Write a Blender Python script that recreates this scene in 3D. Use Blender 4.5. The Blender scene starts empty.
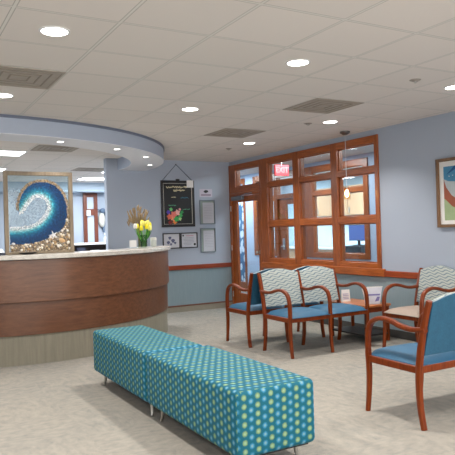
import bpy, bmesh, math, random
from mathutils import Vector, Matrix, noise
random.seed(7)
PI = math.pi
col = bpy.context.scene.collection
H = 2.692          # ceiling height
XR = 5.615         # right wall face
YB = 9.795         # back wall face
CAMZ = 1.43

# ------------------------------------------------------------------ helpers
def lin(c):
    return tuple(((v/255)/12.92 if v/255 <= .04045 else (((v/255)+.055)/1.055)**2.4) for v in c)

class NT:
    """tiny node-tree helper"""
    def __init__(s, name):
        s.m = bpy.data.materials.new(name); s.m.use_nodes = True
        s.t = s.m.node_tree; s.n = s.t.nodes; s.l = s.t.links
        s.b = s.n['Principled BSDF']
    def node(s, typ, **kw):
        n = s.n.new(typ)
        for k, v in kw.items(): setattr(n, k, v)
        return n
    def set(s, sock, v):
        if hasattr(v, 'is_output') or isinstance(v, bpy.types.NodeSocket): s.l.new(v, sock)
        else: sock.default_value = v
    def math(s, op, a, b=0.0, c=None, clamp=False):
        n = s.node('ShaderNodeMath', operation=op, use_clamp=clamp)
        s.set(n.inputs[0], a); s.set(n.inputs[1], b)
        if c is not None: s.set(n.inputs[2], c)
        return n.outputs[0]
    def mix(s, f, a, b):
        n = s.node('ShaderNodeMix', data_type='RGBA')
        s.set(n.inputs[0], f)
        s.set(n.inputs[6], a if not isinstance(a, tuple) else (*a[:3], 1)); s.set(n.inputs[7], b if not isinstance(b, tuple) else (*b[:3], 1))
        return n.outputs[2]
    def noise(s, vec, scale, detail=3, rough=.5):
        n = s.node('ShaderNodeTexNoise'); n.inputs['Scale'].default_value = scale
        n.inputs['Detail'].default_value = detail; n.inputs['Roughness'].default_value = rough
        if vec is not None: s.l.new(vec, n.inputs['Vector'])
        return n.outputs[0]
    def coord(s, which='Object', scale=None):
        n = s.node('ShaderNodeTexCoord'); o = n.outputs[which]
        if scale:
            m = s.node('ShaderNodeMapping'); m.inputs['Scale'].default_value = scale
            s.l.new(o, m.inputs[0]); o = m.outputs[0]
        return o
    def xyz(s, vec):
        n = s.node('ShaderNodeSeparateXYZ'); s.l.new(vec, n.inputs[0]); return n.outputs
    def ramp(s, f, stops):
        n = s.node('ShaderNodeValToRGB'); s.l.new(f, n.inputs[0])
        e = n.color_ramp.elements
        while len(e) < len(stops): e.new(.5)
        for i, (p, c) in enumerate(stops): e[i].position = p; e[i].color = (*c[:3], 1)
        return n.outputs[0]
    def bump(s, h, strength=.3, dist=.01):
        n = s.node('ShaderNodeBump'); n.inputs['Strength'].default_value = strength
        n.inputs['Distance'].default_value = dist
        s.l.new(h, n.inputs['Height']); s.l.new(n.outputs[0], s.b.inputs['Normal'])
    def color(s, c): s.set(s.b.inputs['Base Color'], (*c[:3], 1) if isinstance(c, tuple) else c)
    def pr(s, **kw):
        for k, v in kw.items(): s.b.inputs[k.replace('_', ' ')].default_value = v

def plain(name, rgb, rough=.6, metal=0, var=.06, scale=30):
    m = NT(name); c = lin(rgb)
    f = m.noise(m.coord(), scale)
    m.color(m.mix(f, tuple(v*(1-var) for v in c), tuple(min(1, v*(1+var)) for v in c)))
    m.pr(Roughness=rough, Metallic=metal)
    return m.m

def emit(name, rgb, power):
    m = NT(name); c = lin(rgb); m.color(c)
    m.b.inputs['Emission Color'].default_value = (*c, 1); m.b.inputs['Emission Strength'].default_value = power
    return m.m

def wood(name, dark, light, axis=2, rough=.35, scale=1.0, coat=.3):
    m = NT(name); sc = [14*scale]*3; sc[axis] = 1.2*scale
    f = m.noise(m.coord('Object', tuple(sc)), 3.0, 5, .6)
    g = m.noise(m.coord('Object', tuple(4*v for v in sc)), 4.0, 2, .5)
    f2 = m.math('ADD', m.math('MULTIPLY', f, .8), m.math('MULTIPLY', g, .2))
    m.color(m.ramp(f2, [(.32, lin(dark)), (.68, lin(light))]))
    m.pr(Roughness=rough); m.b.inputs['Specular IOR Level'].default_value = .3; m.b.inputs['Coat Weight'].default_value = coat; m.b.inputs['Coat Roughness'].default_value = .2
    m.bump(f2, .08, .004)
    return m.m

def fabric(name, rgb, rgb2=None, scale=260):
    m = NT(name); c = lin(rgb); d = lin(rgb2) if rgb2 else tuple(v*.78 for v in c)
    f = m.noise(m.coord(), scale, 2); g = m.noise(m.coord(), 18, 3)
    m.color(m.mix(m.math('ADD', m.math('MULTIPLY', f, .6), m.math('MULTIPLY', g, .4)), d, c))
    m.pr(Roughness=.6)
    m.bump(f, .15, .002)
    return m.m

def bm_new(): return bmesh.new()

def box(bm, x0, x1, y0, y1, z0, z1):
    vs = [bm.verts.new((x, y, z)) for z in (z0, z1) for x, y in ((x0, y0), (x1, y0), (x1, y1), (x0, y1))]
    fs = [bm.faces.new([vs[i] for i in f]) for f in ((0, 3, 2, 1), (4, 5, 6, 7), (0, 1, 5, 4), (1, 2, 6, 5), (2, 3, 7, 6), (3, 0, 4, 7))]
    return vs

def rbox(bm, x0, x1, y0, y1, z0, z1, r=.01, seg=2):
    t = bmesh.new(); box(t, x0, x1, y0, y1, z0, z1)
    bmesh.ops.bevel(t, geom=t.edges[:], offset=r, segments=seg, affect='EDGES', profile=.5)
    merge(bm, t)

def merge(bm, t, mat=None):
    me = bpy.data.meshes.new('tmp'); t.to_mesh(me); t.free()
    if mat is not None: me.transform(mat)
    bm.from_mesh(me); bpy.data.meshes.remove(me)

def lathe(bm, prof, c=(0, 0, 0), n=24, cap=True):
    rings = []
    for r, z in prof:
        rings.append([bm.verts.new((c[0]+r*math.cos(2*PI*k/n), c[1]+r*math.sin(2*PI*k/n), c[2]+z)) for k in range(n)])
    for a, b in zip(rings, rings[1:]):
        for k in range(n): bm.faces.new((a[k], a[(k+1) % n], b[(k+1) % n], b[k]))
    if cap:
        if prof[0][0] > 1e-4: bm.faces.new(rings[0][::-1])
        if prof[-1][0] > 1e-4: bm.faces.new(rings[-1])

def cyl(bm, c, r, z0, z1, n=20): lathe(bm, [(r, z0), (r, z1)], c, n)

def ball(bm, c, rx, ry, rz, u=12, v=8, rot=None):
    t = bmesh.new(); bmesh.ops.create_uvsphere(t, u_segments=u, v_segments=v, radius=1)
    M = Matrix.Translation(c) @ (rot or Matrix()) @ Matrix.Diagonal((rx, ry, rz, 1))
    merge(bm, t, M)

def smooth_path(pts, k=5):
    P = [Vector(p) for p in pts]; out = []
    for i in range(len(P)-1):
        p0 = P[max(0, i-1)]; p1 = P[i]; p2 = P[i+1]; p3 = P[min(len(P)-1, i+2)]
        for j in range(k):
            t = j/k
            out.append(.5*((2*p1)+(-p0+p2)*t+(2*p0-5*p1+4*p2-p3)*t*t+(-p0+3*p1-3*p2+p3)*t**3))
    out.append(P[-1]); return out

def sweep(bm, pts, w, h, side=Vector((1, 0, 0)), n=10, sq=.55):
    """sweep a rounded-rectangle profile; w along `side`, h in the bend plane. w/h may be callables of t"""
    N = len(pts); rings = []
    for i, p in enumerate(pts):
        t = (pts[min(N-1, i+1)]-pts[max(0, i-1)]).normalized()
        s = (side-side.dot(t)*t).normalized(); u = t.cross(s)
        tt = i/(N-1); W = (w(tt) if callable(w) else w)/2; Hh = (h(tt) if callable(h) else h)/2
        ring = []
        for k in range(n):
            a = 2*PI*(k+.5)/n; ca, sa = math.cos(a), math.sin(a)
            ring.append(bm.verts.new(p+s*(W*math.copysign(abs(ca)**sq, ca))+u*(Hh*math.copysign(abs(sa)**sq, sa))))
        rings.append(ring)
    for a, b in zip(rings, rings[1:]):
        for k in range(n): bm.faces.new((a[k], a[(k+1) % n], b[(k+1) % n], b[k]))
    bm.faces.new(rings[0][::-1]); bm.faces.new(rings[-1])

def tube(bm, pts, r, n=8):
    pts = [Vector(p) for p in pts]
    d = (pts[-1]-pts[0]).normalized()
    side = Vector((1, 0, 0)) if abs(d.x) < .8 else Vector((0, 1, 0))
    sweep(bm, pts, (lambda t: 2*r(t)) if callable(r) else 2*r, (lambda t: 2*r(t)) if callable(r) else 2*r, side, n, 1)

def prism(bm, poly, z0, z1, plane='xy', depth=None):
    """extrude polygon; plane xy -> z0..z1, xz -> y0..y1, yz -> x0..x1"""
    def P(a, b, c): return {'xy': (a, b, c), 'xz': (a, c, b), 'yz': (c, a, b)}[plane]
    lo = [bm.verts.new(P(a, b, z0)) for a, b in poly]; hi = [bm.verts.new(P(a, b, z1)) for a, b in poly]
    bm.faces.new(lo[::-1]); bm.faces.new(hi)
    for i in range(len(poly)):
        j = (i+1) % len(poly); bm.faces.new((lo[i], lo[j], hi[j], hi[i]))

def ringslab(bm, outer, inner, z0, z1):
    """outer / inner polylines of same count, open band"""
    n = len(outer); V = []
    for (a, b) in zip(outer, inner):
        V.append([bm.verts.new((*a, z0)), bm.verts.new((*a, z1)), bm.verts.new((*b, z1)), bm.verts.new((*b, z0))])
    for a, b in zip(V, V[1:]):
        for k in range(4): bm.faces.new((a[k], a[(k+1) % 4], b[(k+1) % 4], b[k]))
    bm.faces.new(V[0]); bm.faces.new(V[-1][::-1])

def obj(name, bm, mat=None, parent=None, smooth=False, uv=False, bevel=0, kind=None, loc=None):
    bmesh.ops.recalc_face_normals(bm, faces=bm.faces[:])
    if uv:
        L = bm.loops.layers.uv.verify()
        for f in bm.faces:
            n = f.normal; a = [abs(v) for v in n]; k = a.index(max(a))
            for lp in f.loops:
                c = lp.vert.co; lp[L].uv = ((c.y, c.z), (c.x, c.z), (c.x, c.y))[k] if uv != 'bench' else ((c.x, c.z) if k == 1 else (c.y, c.z+c.x*(1 if n.x < .7 else -1)))
    me = bpy.data.meshes.new(name); bm.to_mesh(me); bm.free()
    if smooth:
        for p in me.polygons: p.use_smooth = True
        me.set_sharp_from_angle(angle=math.radians(42))
    o = bpy.data.objects.new(name, me); col.objects.link(o)
    if mat is not None:
        for m in (mat if isinstance(mat, list) else [mat]): me.materials.append(m)
    if parent: o.parent = parent
    if bevel:
        b = o.modifiers.new('bevel', 'BEVEL'); b.width = bevel; b.segments = 2; b.limit_method = 'ANGLE'
    if kind: o['kind'] = kind
    if loc: o.location = loc
    return o

def struct(name, bm, mat, **k):
    return obj(name, bm, mat, kind='structure', **k)

def tag(o, label, cat, group=None):
    o['label'] = label; o['category'] = cat
    if group: o['group'] = group
    return o

def thing(name, label, cat, loc=(0, 0, 0), rz=0, group=None):
    o = bpy.data.objects.new(name, None); o.empty_display_size = .1; col.objects.link(o)
    o.location = loc; o.rotation_euler = (0, 0, rz)
    return tag(o, label, cat, group)

def dup(root, loc, rz, label, group=None):
    r = root.copy(); col.objects.link(r); r.location = loc; r.rotation_euler = (0, 0, rz)
    r['label'] = label
    if group: r['group'] = group
    for ch in list(root.children):
        c = ch.copy(); col.objects.link(c); c.parent = r
        for g in list(ch.children):
            d = g.copy(); col.objects.link(d); d.parent = c
    return r

def shift(bm, v):
    bmesh.ops.translate(bm, verts=bm.verts[:], vec=v); return bm

# ------------------------------------------------------------------ materials
def m_wall():
    m = NT('wall_paint'); pos = m.node('ShaderNodeNewGeometry').outputs['Position']
    z = m.xyz(pos)[2]
    up = m.mix(m.noise(pos, 1.5, 2), lin((160, 169, 185)), lin((165, 174, 189)))
    lo = m.mix(m.noise(m.coord('Object', (30, 30, 2)), 2.5, 3), lin((122, 140, 148)), lin((136, 153, 161)))
    m.color(m.mix(m.math('GREATER_THAN', z, .80), lo, up)); m.pr(Roughness=.55)
    m.bump(m.noise(pos, 180, 2), .08, .002)
    return m.m
M_WALL = m_wall()
M_SOFFIT = plain('soffit_paint', (166, 176, 194), .6, var=.02)
M_OFFICE = plain('office_wall_paint', (158, 170, 186), .6, var=.03, scale=2)
M_HALL = plain('hall_wall_paint', (176, 190, 212), .6, var=.03, scale=2)
M_ROOM = plain('room_wall_paint', (204, 216, 228), .6, var=.02, scale=2)

def m_ceiling(ox, oy, name='ceiling_tile'):
    m = NT(name); pos = m.node('ShaderNodeNewGeometry').outputs['Position']
    x, y, _ = m.xyz(pos)
    G = .6096
    def line(c, o, w):
        f = m.math('FRACT', m.math('DIVIDE', m.math('SUBTRACT', c, o-60*G), G))
        d = m.math('MULTIPLY', m.math('SUBTRACT', .5, m.math('ABSOLUTE', m.math('SUBTRACT', f, .5))), G)
        return d
    dx = line(x, ox, 0); dy = line(y, oy, 0)
    d = m.math('MINIMUM', dx, dy)
    bar = m.math('LESS_THAN', d, .0085)
    groove = m.math('MULTIPLY', m.math('GREATER_THAN', d, .0085), m.math('LESS_THAN', d, .0135))
    sp = m.noise(pos, 240, 2, .7)
    tile = m.mix(sp, lin((214, 206, 202)), lin((231, 225, 221)))
    # small tile-to-tile variation
    ix = m.math('FLOOR', m.math('DIVIDE', m.math('SUBTRACT', x, ox-60*G), G)); iy = m.math('FLOOR', m.math('DIVIDE', m.math('SUBTRACT', y, oy-60*G), G))
    cmb = m.node('ShaderNodeCombineXYZ'); m.l.new(ix, cmb.inputs[0]); m.l.new(iy, cmb.inputs[1])
    wn = m.node('ShaderNodeTexWhiteNoise', noise_dimensions='2D'); m.l.new(cmb.outputs[0], wn.inputs[0])
    tile = m.mix(m.math('MULTIPLY', wn.outputs[0], .22), tile, lin((200, 196, 192)))
    c = m.mix(groove, tile, lin((172, 168, 164)))
    c = m.mix(bar, c, lin((218, 215, 211)))
    m.color(c); m.pr(Roughness=.85)
    h = m.math('SUBTRACT', m.math('ADD', m.math('MULTIPLY', sp, .25), m.math('MULTIPLY', bar, -.0)), m.math('MULTIPLY', groove, 1.0))
    m.bump(h, .25, .003)
    return m.m
M_CEIL = m_ceiling(1.2554, 2.8405)
M_CEIL_O = m_ceiling(1.886, 8.57, 'office_ceiling_tile')

def m_carpet():
    m = NT('carpet'); pos = m.node('ShaderNodeNewGeometry').outputs['Position']
    mp = m.node('ShaderNodeMapping'); m.l.new(pos, mp.inputs[0]); mp.inputs['Scale'].default_value = (7.0, 13.0, 1)
    a = m.noise(mp.outputs[0], 1.6, 5, .65)
    mp2 = m.node('ShaderNodeMapping'); m.l.new(pos, mp2.inputs[0]); mp2.inputs['Scale'].default_value = (13.0, 6.0, 1)
    b = m.noise(mp2.outputs[0], 1.4, 5, .65)
    br = m.node('ShaderNodeTexBrick'); m.l.new(pos, br.inputs[0])
    br.inputs['Scale'].default_value = 1; br.inputs['Brick Width'].default_value = .61; br.inputs['Row Height'].default_value = .61
    br.inputs['Mortar Size'].default_value = .0; br.offset = 0
    br.inputs['Color1'].default_value = (0, 0, 0, 1); br.inputs['Color2'].default_value = (1, 1, 1, 1)
    # checker of two weave directions
    ck = m.node('ShaderNodeTexChecker'); m.l.new(pos, ck.inputs[0]); ck.inputs['Scale'].default_value = 1/.61
    ck.inputs[1].default_value = (0, 0, 0, 1); ck.inputs[2].default_value = (1, 1, 1, 1)
    f = m.node('ShaderNodeMix'); m.l.new(ck.outputs[1], f.inputs[0]); m.l.new(a, f.inputs[2]); m.l.new(b, f.inputs[3])
    big = m.noise(pos, 1.1, 4, .7)
    fm = m.math('ADD', m.math('MULTIPLY', f.outputs[0], .72), m.math('MULTIPLY', big, .28))
    c = m.ramp(fm, [(.34, lin((112, 113, 112))), (.43, lin((130, 128, 122))), (.53, lin((144, 139, 130))), (.68, lin((156, 150, 140)))])
    s = m.noise(pos, 420, 2, .8)
    c = m.mix(m.math('MULTIPLY', m.math('SUBTRACT', 1, s), .35), c, lin((120, 114, 104)))
    m.color(c); m.pr(Roughness=.95); m.b.inputs['Sheen Weight'].default_value = .1
    m.bump(s, .5, .004)
    return m.m
M_CARPET = m_carpet()
M_CARPET_BASE = fabric('carpet_cove', (158, 150, 135), (118, 111, 98), 90)

M_FRAMEW = wood('window_frame_wood', (116, 57, 22), (170, 92, 42), 2, .32)
M_FRAMEH = wood('window_frame_wood_long', (124, 62, 24), (180, 98, 44), 1, .32)
M_RAIL = wood('chair_rail_wood', (112, 44, 20), (160, 74, 36), 1, .32)
M_RAILX = wood('chair_rail_wood_back', (112, 44, 24), (150, 68, 38), 0, .32)
M_CHAIRW = wood('cherry_chair_wood', (92, 34, 4), (126, 54, 12), 2, .36, 1.0, .1)
M_TABLEW = wood('table_top_wood', (150, 84, 44), (198, 124, 72), 0, .3)
M_DESK = wood('desk_walnut_laminate', (86, 54, 36), (114, 75, 52), 0, .33, .8, .2)
M_DESK2 = wood('desk_walnut_laminate_low', (82, 51, 34), (108, 70, 48), 0, .36, .8, .2)

def m_cove():
    m = NT('desk_base_carpet')
    f = m.noise(m.coord('Object', (18, 18, 1.2)), 2.0, 4, .6); g = m.noise(m.coord(), 200, 2)
    m.color(m.mix(m.math('ADD', m.math('MULTIPLY', f, .7), m.math('MULTIPLY', g, .3)), lin((98, 95, 84)), lin((150, 144, 128))))
    m.pr(Roughness=.9); m.bump(g, .3, .003); return m.m
M_COVE = m_cove()

def m_stone():
    m = NT('speckled_countertop'); o = m.coord()
    a = m.noise(o, 160, 3, .8); b = m.noise(o, 14, 3)
    m.color(m.ramp(m.math('ADD', m.math('MULTIPLY', a, .7), m.math('MULTIPLY', b, .3)), [(.3, lin((120, 112, 104))), (.45, lin((184, 178, 170))), (.65, lin((214, 210, 203)))]))
    m.pr(Roughness=.25); return m.m
M_STONE = m_stone()

M_BLUE = fabric('blue_seat_vinyl', (40, 92, 124), (30, 76, 106), 60)
M_TEAL = fabric('teal_back_fabric', (40, 98, 126), (20, 62, 90), 70)
M_BEIGE = fabric('taupe_seat_vinyl', (158, 142, 130), (140, 125, 114), 60)

def m_wave():
    m = NT('wavy_woven_back_fabric'); x, y, _ = m.xyz(m.coord('UV'))
    ph = m.math('MULTIPLY', x, 2*PI/.13)
    row = m.math('DIVIDE', y, .034)
    s = m.math('MULTIPLY', m.math('SINE', ph), .30)
    s2 = m.math('MULTIPLY', m.math('SINE', m.math('ADD', m.math('MULTIPLY', ph, 1.0), m.math('MULTIPLY', y, 40))), .3)
    f = m.math('FRACT', m.math('ADD', row, s2))
    line = m.math('LESS_THAN', f, .30)
    shade = m.math('MULTIPLY', m.math('GREATER_THAN', f, .30), m.math('LESS_THAN', f, .5))
    c = m.mix(line, lin((172, 178, 172)), lin((96, 114, 130)))
    c = m.mix(m.math('MULTIPLY', shade, .5), c, lin((140, 154, 160)))
    n = m.noise(m.coord(), 300, 2)
    c = m.mix(m.math('MULTIPLY', n, .3), c, lin((150, 158, 150)))
    m.color(c); m.pr(Roughness=.8); m.bump(n, .2, .002)
    return m.m
M_WAVE = m_wave()

def m_dots():
    m = NT('teal_dotted_upholstery'); x, y, _ = m.xyz(m.coord('UV'))
    cw, rh = .0455, .051
    u = m.math('DIVIDE', m.math('ADD', x, 20.0), cw); ic = m.math('FLOOR', u)
    par = m.math('MODULO', ic, 2.0)
    v = m.math('ADD', m.math('DIVIDE', m.math('ADD', y, 20.0), rh), m.math('MULTIPLY', par, .5))
    du = m.math('MULTIPLY', m.math('SUBTRACT', m.math('FRACT', u), .5), cw)
    dv = m.math('MULTIPLY', m.math('SUBTRACT', m.math('FRACT', v), .5), rh)
    wob = m.math('MULTIPLY', m.math('SUBTRACT', m.noise(m.coord(), 150, 2), .5), .008)
    d = m.math('ADD', m.math('SQRT', m.math('ADD', m.math('MULTIPLY', du, du), m.math('MULTIPLY', dv, dv))), wob)
    dot = m.math('SUBTRACT', 1.0, m.math('DIVIDE', m.math('SUBTRACT', d, .011), .009), clamp=True)
    core = m.math('SUBTRACT', 1.0, m.math('DIVIDE', d, .012), clamp=True)
    dc = m.mix(par, lin((132, 160, 96)), lin((56, 134, 176)))
    dc = m.mix(m.math('MULTIPLY', core, .7), dc, lin((168, 192, 172)))
    w = m.noise(m.coord('UV', (60, 260, 1)), 4, 2)
    base = m.mix(w, lin((8, 78, 98)), lin((18, 98, 116)))
    m.color(m.mix(m.math('MULTIPLY', dot, .72), base, dc)); m.pr(Roughness=.65); m.b.inputs['Specular IOR Level'].default_value = .25
    m.bump(w, .15, .002)
    return m.m
M_DOTS = m_dots()
M_CHROME = plain('brushed_steel', (190, 188, 184), .28, 1, .04)
M_BLACK = plain('black_plastic', (22, 22, 26), .45)
M_WHITE = plain('white_paper', (226, 224, 222), .7, var=.03)
M_WHITEP = plain('white_plastic', (222, 222, 224), .4, var=.02)
M_VENT = plain('vent_metal', (160, 151, 141), .6, var=.12, scale=12)
M_VENTD = plain('vent_dark_gap', (140, 131, 122), .8)
M_GREY = plain('grey_metal', (120, 124, 130), .45, .5)

def m_glass(name, tint=(235, 244, 246), refl=.06):
    m = NT(name); m.n.remove(m.b)
    t = m.node('ShaderNodeBsdfTransparent'); t.inputs[0].default_value = (*lin(tint), 1)
    g = m.node('ShaderNodeBsdfGlossy'); g.inputs['Roughness'].default_value = .02
    x = m.node('ShaderNodeMixShader'); lw = m.node('ShaderNodeLayerWeight'); lw.inputs[0].default_value = .5
    fac = m.math('ADD', m.math('MULTIPLY', m.math('POWER', lw.outputs['Facing'], 5.0), .8), refl*.6)
    m.l.new(fac, x.inputs[0]); m.l.new(t.outputs[0], x.inputs[1]); m.l.new(g.outputs[0], x.inputs[2])
    m.l.new(x.outputs[0], m.n['Material Output'].inputs[0]); return m.m
M_GLASS = m_glass('window_glass')
M_VASE = m_glass('vase_glass', (206, 222, 206))
M_LAMP = emit('lamp_lens', (255, 250, 240), 14)
M_TROFFER = emit('troffer_lens', (250, 252, 255), 4)
M_SPOT = emit('small_lamp_lens', (255, 252, 246), 6)

# ------------------------------------------------------------------ the shell
W0, S0 = -3.2, -2.6
bm = bm_new(); box(bm, W0, 10.6, S0, 15.3, -.12, 0); struct('floor', bm, M_CARPET)
bm = bm_new(); box(bm, W0, 10.6, S0, 9.86, H, H+.1); struct('ceiling', bm, M_CEIL)
bm = bm_new(); box(bm, W0, 10.6, 9.86, 15.3, H, H+.1); struct('ceiling_office', bm, M_CEIL_O)

# right wall around the glazed opening (window 5.87..8.70, door 8.70..9.79)
TW = .09
bm = bm_new()
box(bm, XR, XR+TW, S0, 5.87, 0, H)
box(bm, XR, XR+TW, 5.87, 8.70, 0, .86)
box(bm, XR, XR+TW, 5.87, YB, 2.62, H)
struct('wall_right', bm, M_WALL)
# back wall stub
bm = bm_new(); box(bm, 3.24, XR+TW, YB, YB+.12, 0, H); struct('wall_back', bm, M_WALL)
# left side of the room, closed far off to the left
bm = bm_new(); box(bm, W0-.1, W0, S0, 15.3, 0, H); struct('wall_left', bm, M_WALL)
# office behind the desk
bm = bm_new(); box(bm, W0, 5.6, 15.0, 15.12, 0, H); struct('wall_office_far', bm, M_OFFICE)
bm = bm_new(); box(bm, W0, 5.6, 14.55, 15.0, 2.47, H); struct('trim_office_bulkhead', bm, plain('bulkhead_paint', (160, 178, 194), .6, var=.02))
bm = bm_new(); box(bm, 5.60, 5.72, YB+.12, 15.12, 0, H); struct('wall_office_side', bm, M_OFFICE)

# chair rails and cove base
bm = bm_new(); rbox(bm, XR-.03, XR, S0, 5.87, .765, .845, .008); struct('trim_1', bm, M_RAIL)
bm = bm_new(); rbox(bm, 3.82, XR, YB-.03, YB, .745, .825, .008); struct('trim_2', bm, M_RAILX)
bm = bm_new(); rbox(bm, XR-.018, XR, S0, 8.70, 0, .10, .004); struct('baseboard_right', bm, plain('shaded_cove', (58, 56, 54), .7))  # cove base along this wall, its shade put into the dark colour
bm = bm_new(); rbox(bm, 3.82, XR, YB-.018, YB, 0, .095, .004); struct('baseboard_back', bm, M_CARPET_BASE)
bm = bm_new(); rbox(bm, 3.82, XR, YB-.024, YB, .095, .118, .004); struct('trim_3', bm, plain('brown_base_cap', (110, 66, 48), .5))

# ------------------------------------------------------------------ glazed wall systems
def glazing(name, X, th, ycols, zrows, y0, y1, z0, z1, label=None):
    """frame mesh with rectangular openings + one glass pane child per opening; frame proud of wall on room side"""
    xf, xb = X-.022, X+th+.008
    fr = bm_new()
    ys = [y0]+[v for c in ycols for v in c]+[y1]
    # stiles
    for a, b in zip(ys[::2], ys[1::2]): rbox(fr, xf, xb, a, b, z0, z1, .006)
    zs = [z0]+[v for r in zrows for v in r]+[z1]
    f = struct(name, fr, M_FRAMEW)
    rl = bm_new()
    for a, b in zip(zs[::2], zs[1::2]):
        for (c0, c1) in ycols: rbox(rl, xf+.004, xb-.004, c0-.004, c1+.004, a, b, .006)
    obj('window_rail', rl, M_FRAMEH, f)
    for (c0, c1) in ycols:
        for (r0, r1) in zrows:
            # thin glazing bead
            bd = bm_new(); w = .014; xa, xc = X+th*.3-.010, X+th*.3+.010
            box(bd, xa, xc, c0, c0+w, r0, r1); box(bd, xa, xc, c1-w, c1, r0, r1)
            box(bd, xa, xc, c0+w, c1-w, r0, r0+w); box(bd, xa, xc, c0+w, c1-w, r1-w, r1)
            g = bm_new(); box(g, X+th*.3-.003, X+th*.3+.003, c0+.002, c1-.002, r0+.002, r1-.002)
            p = obj('window_pane', g, M_GLASS, f)
            obj('glazing_bead', bd, M_FRAMEW, p)
    return f
ROWS = [(.935, 1.465), (1.565, 2.13), (2.215, 2.52)]
COLS = [(5.94, 6.695), (6.835, 7.61), (7.765, 8.50)]
glazing('window_1', XR, TW, COLS, ROWS, 5.87, 8.70, .86, 2.62)
# projecting sill / apron below
bm = bm_new(); rbox(bm, XR-.045, XR, 5.80, 8.70, .762, .868, .012); struct('trim_4', bm, M_FRAMEH)
# transom above the door
f = glazing('window_2', XR, TW, [(8.75, 9.56)], [(2.215, 2.52)], 8.702, YB-.004, 2.10, 2.62)
# door jambs
bm = bm_new(); rbox(bm, XR-.022, XR+TW+.008, 8.702, 8.775, 0, 2.098, .005); rbox(bm, XR-.022, XR+TW+.008, 9.72, YB-.004, 0, 2.098, .005)
rbox(bm, XR-.024, XR+TW, 8.775, 9.72, 2.045, 2.098, .005)
struct('trim_5', bm, M_FRAMEW)
# door leaf
d = bm_new()
xa, xb = XR+.01, XR+.055
rbox(d, xa, xb, 8.78, 8.86, .01, 2.04, .004); rbox(d, xa, xb, 9.58, 9.715, .01, 2.04, .004)
rbox(d, xa, xb, 8.86, 9.58, 1.93, 2.04, .004); rbox(d, xa, xb, 8.86, 9.58, .01, .27, .004)
door = struct('door_1', d, M_FRAMEW)
g = bm_new(); box(g, XR+.028, XR+.036, 8.855, 9.585, .265, 1.935); obj('door_glass', g, M_GLASS, door)
h = bm_new(); 
t = bmesh.new(); lathe(t, [(.032, 0), (.032, .012), (.012, .016), (.012, .05), (.028, .055), (.028, .07), (.01, .08)], n=16)
merge(h, t, Matrix.Translation((xa, 8.82, 1.03)) @ Matrix.Rotation(-PI/2, 4, 'Y')); obj('door_handle', h, M_CHROME, door, smooth=True)
c = bm_new(); rbox(c, xa-.06, xa, 9.30, 9.68, 1.965, 2.035, .01); tube(c, [(xa-.05, 9.35, 2.035), (xa-.09, 9.1, 2.06), (xa-.04, 8.98, 2.07)], .008)
obj('door_closer', c, M_GREY, door)
for z in (.25, 1.10, 1.82):
    c = bm_new(); cyl(c, (XR-.035, 9.717, 0), .009, z-.05, z+.05, 10); obj('hinge', c, M_CHROME, door)

# hall beyond the glass: facing partition at X=7.3
XH = 7.3
bm = bm_new()
box(bm, XH, XH+.08, 4.2, 7.90, 0, H); box(bm, XH, XH+.08, 7.90, 13.6, 2.62, H); box(bm, XH, XH+.08, 7.90, 9.74, 0, .84)
box(bm, XH, XH+.08, 10.76, 12.02, 0, .84); box(bm, XH, XH+.08, 11.66, 12.02, .84, 2.62); box(bm, XH, XH+.08, 13.2, 13.6, 0, 2.62)
struct('wall_hall_far', bm, M_HALL)
glazing('window_3', XH, .08, [(8.02, 8.66), (8.82, 9.46)], [(.94, 2.04), (2.13, 2.50)], 7.90, 9.74, .84, 2.62)
glazing('window_4', XH, .08, [(10.82, 11.02), (11.16, 11.52)], [(.94, 2.04), (2.13, 2.50)], 10.762, 11.66, .84, 2.62)
# door in the facing partition
d = bm_new()
rbox(d, XH-.02, XH+.088, 9.742, 9.80, 0, 2.62, .004); rbox(d, XH-.02, XH+.088, 10.70, 10.758, 0, 2.62, .004)
rbox(d, XH-.02, XH+.088, 9.80, 10.70, 2.05, 2.15, .004); rbox(d, XH-.02, XH+.088, 9.80, 10.70, 2.5, 2.62, .004)
rbox(d, XH+.02, XH+.07, 9.81, 9.93, .01, 2.045, .004); rbox(d, XH+.02, XH+.07, 10.42, 10.695, .01, 2.045, .004)
rbox(d, XH+.02, XH+.07, 9.93, 10.42, 1.93, 2.045, .004); rbox(d, XH+.02, XH+.07, 9.93, 10.42, .01, .25, .004)
door2 = struct('door_2', d, M_FRAMEW)
g = bm_new(); box(g, XH+.04, XH+.048, 9.93, 10.42, .25, 1.93); obj('door_glass', g, M_GLASS, door2)
h = bm_new(); t = bmesh.new(); lathe(t, [(.035, 0), (.035, .012), (.014, .016), (.014, .06)], n=14)
merge(h, t, Matrix.Translation((XH+.02, 10.53, 1.05)) @ Matrix.Rotation(-PI/2, 4, 'Y'))
rbox(h, XH-.05, XH-.03, 10.44, 10.56, 1.04, 1.06, .006); rbox(h, XH+.008, XH+.02, 10.49, 10.57, .98, 1.22, .004)
obj('door_handle', h, M_CHROME, door2)
# hall end walls, room shell behind the hall
bm = bm_new(); box(bm, XR+TW, XH, 13.5, 13.62, 0, H); struct('wall_hall_end', bm, M_HALL)
bm = bm_new(); box(bm, XR+TW, XH, 4.1, 4.2, 0, H); struct('wall_hall_near', bm, M_HALL)
bm = bm_new(); box(bm, 10.4, 10.52, 4.1, 15.2, 0, H); box(bm, XH+.08, 10.4, 4.1, 4.2, 0, H); box(bm, XH+.08, 10.4, 15.0, 15.12, 0, H)
struct('wall_room_far', bm, M_ROOM)
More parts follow.
